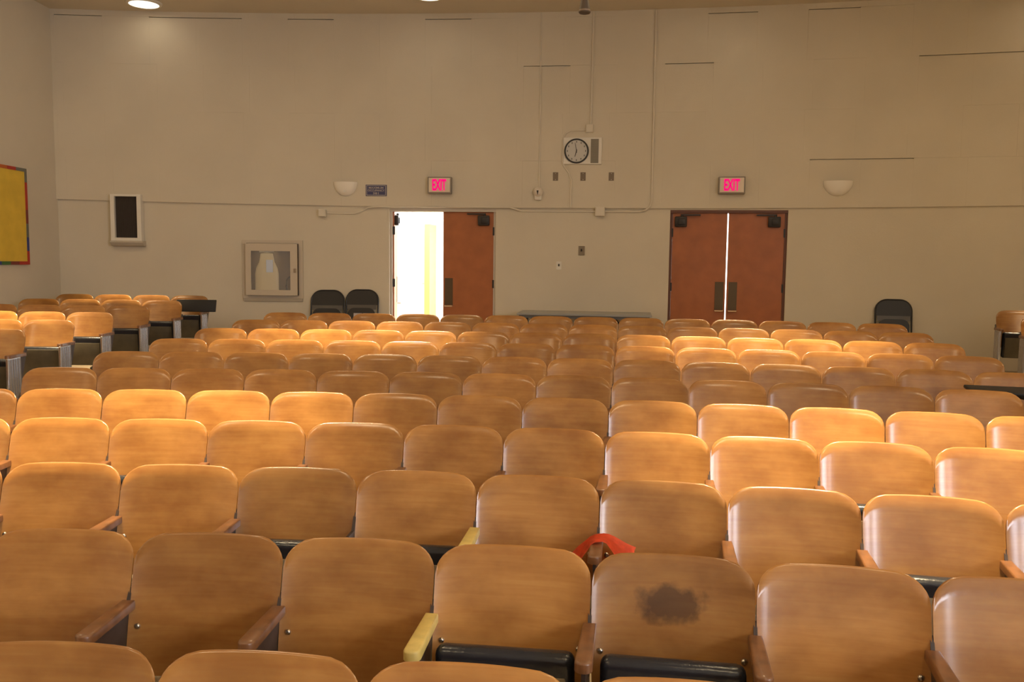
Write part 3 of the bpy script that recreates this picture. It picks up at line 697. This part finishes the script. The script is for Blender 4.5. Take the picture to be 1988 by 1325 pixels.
ORD = ['first', 'second', 'third', 'fourth', 'fifth', 'sixth', 'seventh', 'eighth', 'ninth', 'tenth', 'eleventh', 'twelfth', 'thirteenth', 'fourteenth', 'fifteenth']
def chair(loc, rz, label, group, up=False, armmat=ARMW, arm=True, arm_r=False, pan=PANT, bigpan=False, stain=False, end=0, tilt=4):
    t = thing('auditorium_chair', label, 'chair', loc, rz, group)
    b = link('backrest', BACK, PLY_STAIN if stain else PLY, t)
    if stain: b['label'] = 'plywood back with a dark blotch'
    for s in (-1, 1):
        link('bolt', BOLTM, BOLT, b, (s*0.229, back_y(s*0.229/0.2585, 0.585)-0.0080, 0.585), (0.28, 0, s*0.30))
    st = link('seat', SEATM, VINYL, t, (0, PIVY, PIVZ), (math.radians(tilt if up else 84), 0, 0))
    link('seat_pan', PANBIG if bigpan else PANM, pan, st)
    for s, on in ((-1, True), (1, arm_r)):
        if not on: continue
        x = s*SEATW/2
        link('standard', STDM, IRON, t, (x, 0, 0))
        if end == s:
            link('end_panel', ENDM, STEEL, t, (x+s*0.018, 0, 0), (0, 0, 0)) if s > 0 else link('end_panel', ENDM, STEEL, t, (x-0.018, -0.63, 0), (0, 0, PI))
        if arm: link('armrest', ARMM, armmat, t, (x, 0, 0))
    return t

ROWSH = [0.03]*7+[0.04, 0.06, 0.065, 0.075]
def row_pt(row, idx):
    R = ROWR-ROWD*row+ROWSH[row]; a = (idx*SEATW+SEAMOFF)/R
    return Vector((ROWC.x+R*math.sin(a), ROWC.y+R*math.cos(a))), -a
TAB = {}
special_up = {(9, -1), (9, 0), (8, -3), (8, -2), (8, 2)}
for row in range(11):
    for idx in range(-8, 6):
        p, a = row_pt(row, idx+0.5)
        z = -RAKE*row
        px = [project((p.x+dx, p.y, z+CHH-0.1))[0] for dx in (-0.27, 0.27)]
        if px[1] < -450 or px[0] > 2420: continue
        col = idx+8
        lab = 'plywood auditorium seat in the %s row from the rear wall, %s column from noticeboard side' % (ORD[row], ORD[col])
        if (row, idx) == (9, 0): lab = 'plywood auditorium seat with a large dark blotch on its backrest and black cushion raised'
        if (row, idx) == (9, -1): lab = 'plywood auditorium seat with cream-yellow armrest and raised black cushion, beside the blotched seat'
        if (row, idx) == (8, -1): lab = 'plywood auditorium seat with cream-yellow armrest, directly behind the other cream-armed seat'
        if (row, idx) == (8, 0): lab = 'plywood auditorium seat with an orange pouch hung over its armrest'
        cream = (row, idx) in ((9, -1), (8, -1))
        has_arm = (row, idx) not in ((8, -2),)
        c = chair((p.x, p.y, floor_z(p.x, p.y)), a, lab, 'middle block plywood seats', up=(row, idx) in special_up or (row < 8 and random.random() < 0.2),
                  armmat=ARMC if cream else ARMW, arm=has_arm, arm_r=(idx == 5), stain=(row, idx) == (9, 0))
        if (row, idx) == (4, 5): TAB[1] = c; c['label'] = 'plywood auditorium seat with black writing tablet, at the far-door aisle end of its row'

# side blocks -----------------------------------------------------------------------
ENDS = [(-5.57, 11.30), (-5.52, 10.48), (-5.50, 9.66), (-5.46, 8.84), (-5.38, 8.02), (-5.32, 7.20), (-5.28, 6.38)]
ROT = 0.16
for r, (ex_, ey) in enumerate(ENDS):
    for k in range(4):
        d = SEATW*(k+0.5)+0.01
        base = Vector((ex_, ey))+Vector((math.cos(ROT+PI), math.sin(ROT+PI)))*d + Vector((-math.sin(ROT), math.cos(ROT)))*0.33
        if base.x-0.3 < left_wall_x(base.y): continue
        zf = floor_z(base.x, base.y)
        pxr = project((base.x, base.y, zf+0.8))[0]
        if pxr < -260: continue
        lab = 'plywood side seat, %s row from the rear wall, %s from the noticeboard-side aisle' % (ORD[r], ORD[k])
        c = chair((base.x, base.y, zf), ROT, lab, 'side block plywood seats below the notice board', up=True, arm_r=(k == 0), end=1 if k == 0 else 0, pan=PANO, bigpan=(r, k) == (4, 0))
        if (r, k) == (0, 0): TAB[0] = c; c['label'] = 'plywood side seat with black writing tablet, rearmost at the noticeboard-side aisle'
RROT = -0.16
for r, n in ((0, 3), (1, 2)):
    ex_, ey = -0.84-ENDS[r][0], ENDS[r][1]
    for k in range(n):
        d = SEATW*(k+0.5)+0.01
        base = Vector((ex_, ey))+Vector((math.cos(RROT), math.sin(RROT)))*d+Vector((-math.sin(RROT), math.cos(RROT)))*0.33
        zf = floor_z(base.x, base.y)
        lab = 'plywood side seat beyond the lone folding chair, %s row from rear wall, %s from aisle' % (ORD[r], ORD[k])
        chair((base.x, base.y, zf), RROT, lab, 'side block plywood seats beyond the closed doors', up=True, arm_r=(k == n-1), end=-1 if k == 0 else 0, pan=PANO)

# black writing tablets on two row ends -------------------------------------------------
def tablet(ch, q, wd, dp, tilt):
    """writing tablet with its curved bracket, a part of the row-end seat ch; q = world point of its middle"""
    R = Matrix.Rotation(-ch.rotation_euler.z, 3, 'Z'); l = R @ (Vector(q)-Vector(ch.location))
    bm = new_bm(); add_box(bm, -wd/2, wd/2, -dp/2, dp/2, -0.012, 0.012, 0.008)
    g = link('writing_tablet', mesh(bm, 'writing_tablet', True), mat('black_laminate', (0.008, 0.007, 0.008), 0.6), ch, l, (tilt, 0, 0)); g['label'] = 'black writing tablet'
    A = Vector((SEATW/2, -0.24, 0.665)); Bp = l+Vector((0.0, 0.0, -0.008))
    P = [A, A+Vector((-0.01, 0, 0.012)), A.lerp(Bp, 0.35)+Vector((0, 0, 0.010)), A.lerp(Bp, 0.7)+Vector((0, 0, 0.004)), Bp] if Bp.z > A.z+0.02 else [A, A.lerp(Bp, 0.5), Bp]
    bm = new_bm(); add_tube(bm, P, 0.018, 8); obj('tablet_bracket', bm, DARK, ch, True)
q = plane_z(381, 594, ENDS[0][1]-0.05); tablet(TAB[0], q, 0.54, 0.17, 1.25)
pp, aa = row_pt(4, 5.75); q = plane_z(1950, 760, pp.y-0.33); tablet(TAB[1], q, 0.46, 0.30, 0.03)

# orange pouch hung over an armrest --------------------------------------------------------
p, a = row_pt(8, 0.0); zf = floor_z(p.x, p.y)
t = thing('orange_pouch', 'crumpled orange cloth pouch with white corner draped over a brown armrest', 'pouch', (p.x, p.y, zf), a)
bm = new_bm(); n, mrow = 16, 6; G = []
for i in range(n+1):
    u = i/n*2-1; colv = []
    for k in range(mrow+1):
        v = k/mrow
        w_ = (0.155 if u > 0 else 0.115)
        x = w_*u + 0.006*math.sin(9*v+3*u); y = -0.155-0.10*v*(1.0 if u < 0.1 else 1.0-0.45*u)+0.006*math.sin(7*u)
        e_ = max(0, abs(u)-0.2)
        drop = (0.050*e_ + 0.16*v*e_) if u > 0 else (0.12*e_ + 0.08*v*e_)
        z = 0.680+0.006*(1-abs(u)) - drop + 0.004*math.sin(11*v+5*u)
        colv.append(bm.verts.new((x, y, z)))
    G.append(colv)
for i in range(n):
    for k in range(mrow): bm.faces.new((G[i][k], G[i+1][k], G[i+1][k+1], G[i][k+1]))
bmesh.ops.solidify(bm, geom=bm.faces[:], thickness=0.006)
obj('cloth', bm, mat('orange_cloth', (0.78, 0.085, 0.020), 0.6, noise=(30, 0.2)), t, True, 70)
bm = new_bm(); add_box(bm, -0.140, -0.108, -0.265, -0.195, 0.545, 0.585, 0.010); obj('white_corner', bm, mat('white_cloth', (0.7, 0.6, 0.55), 0.7), t, True)
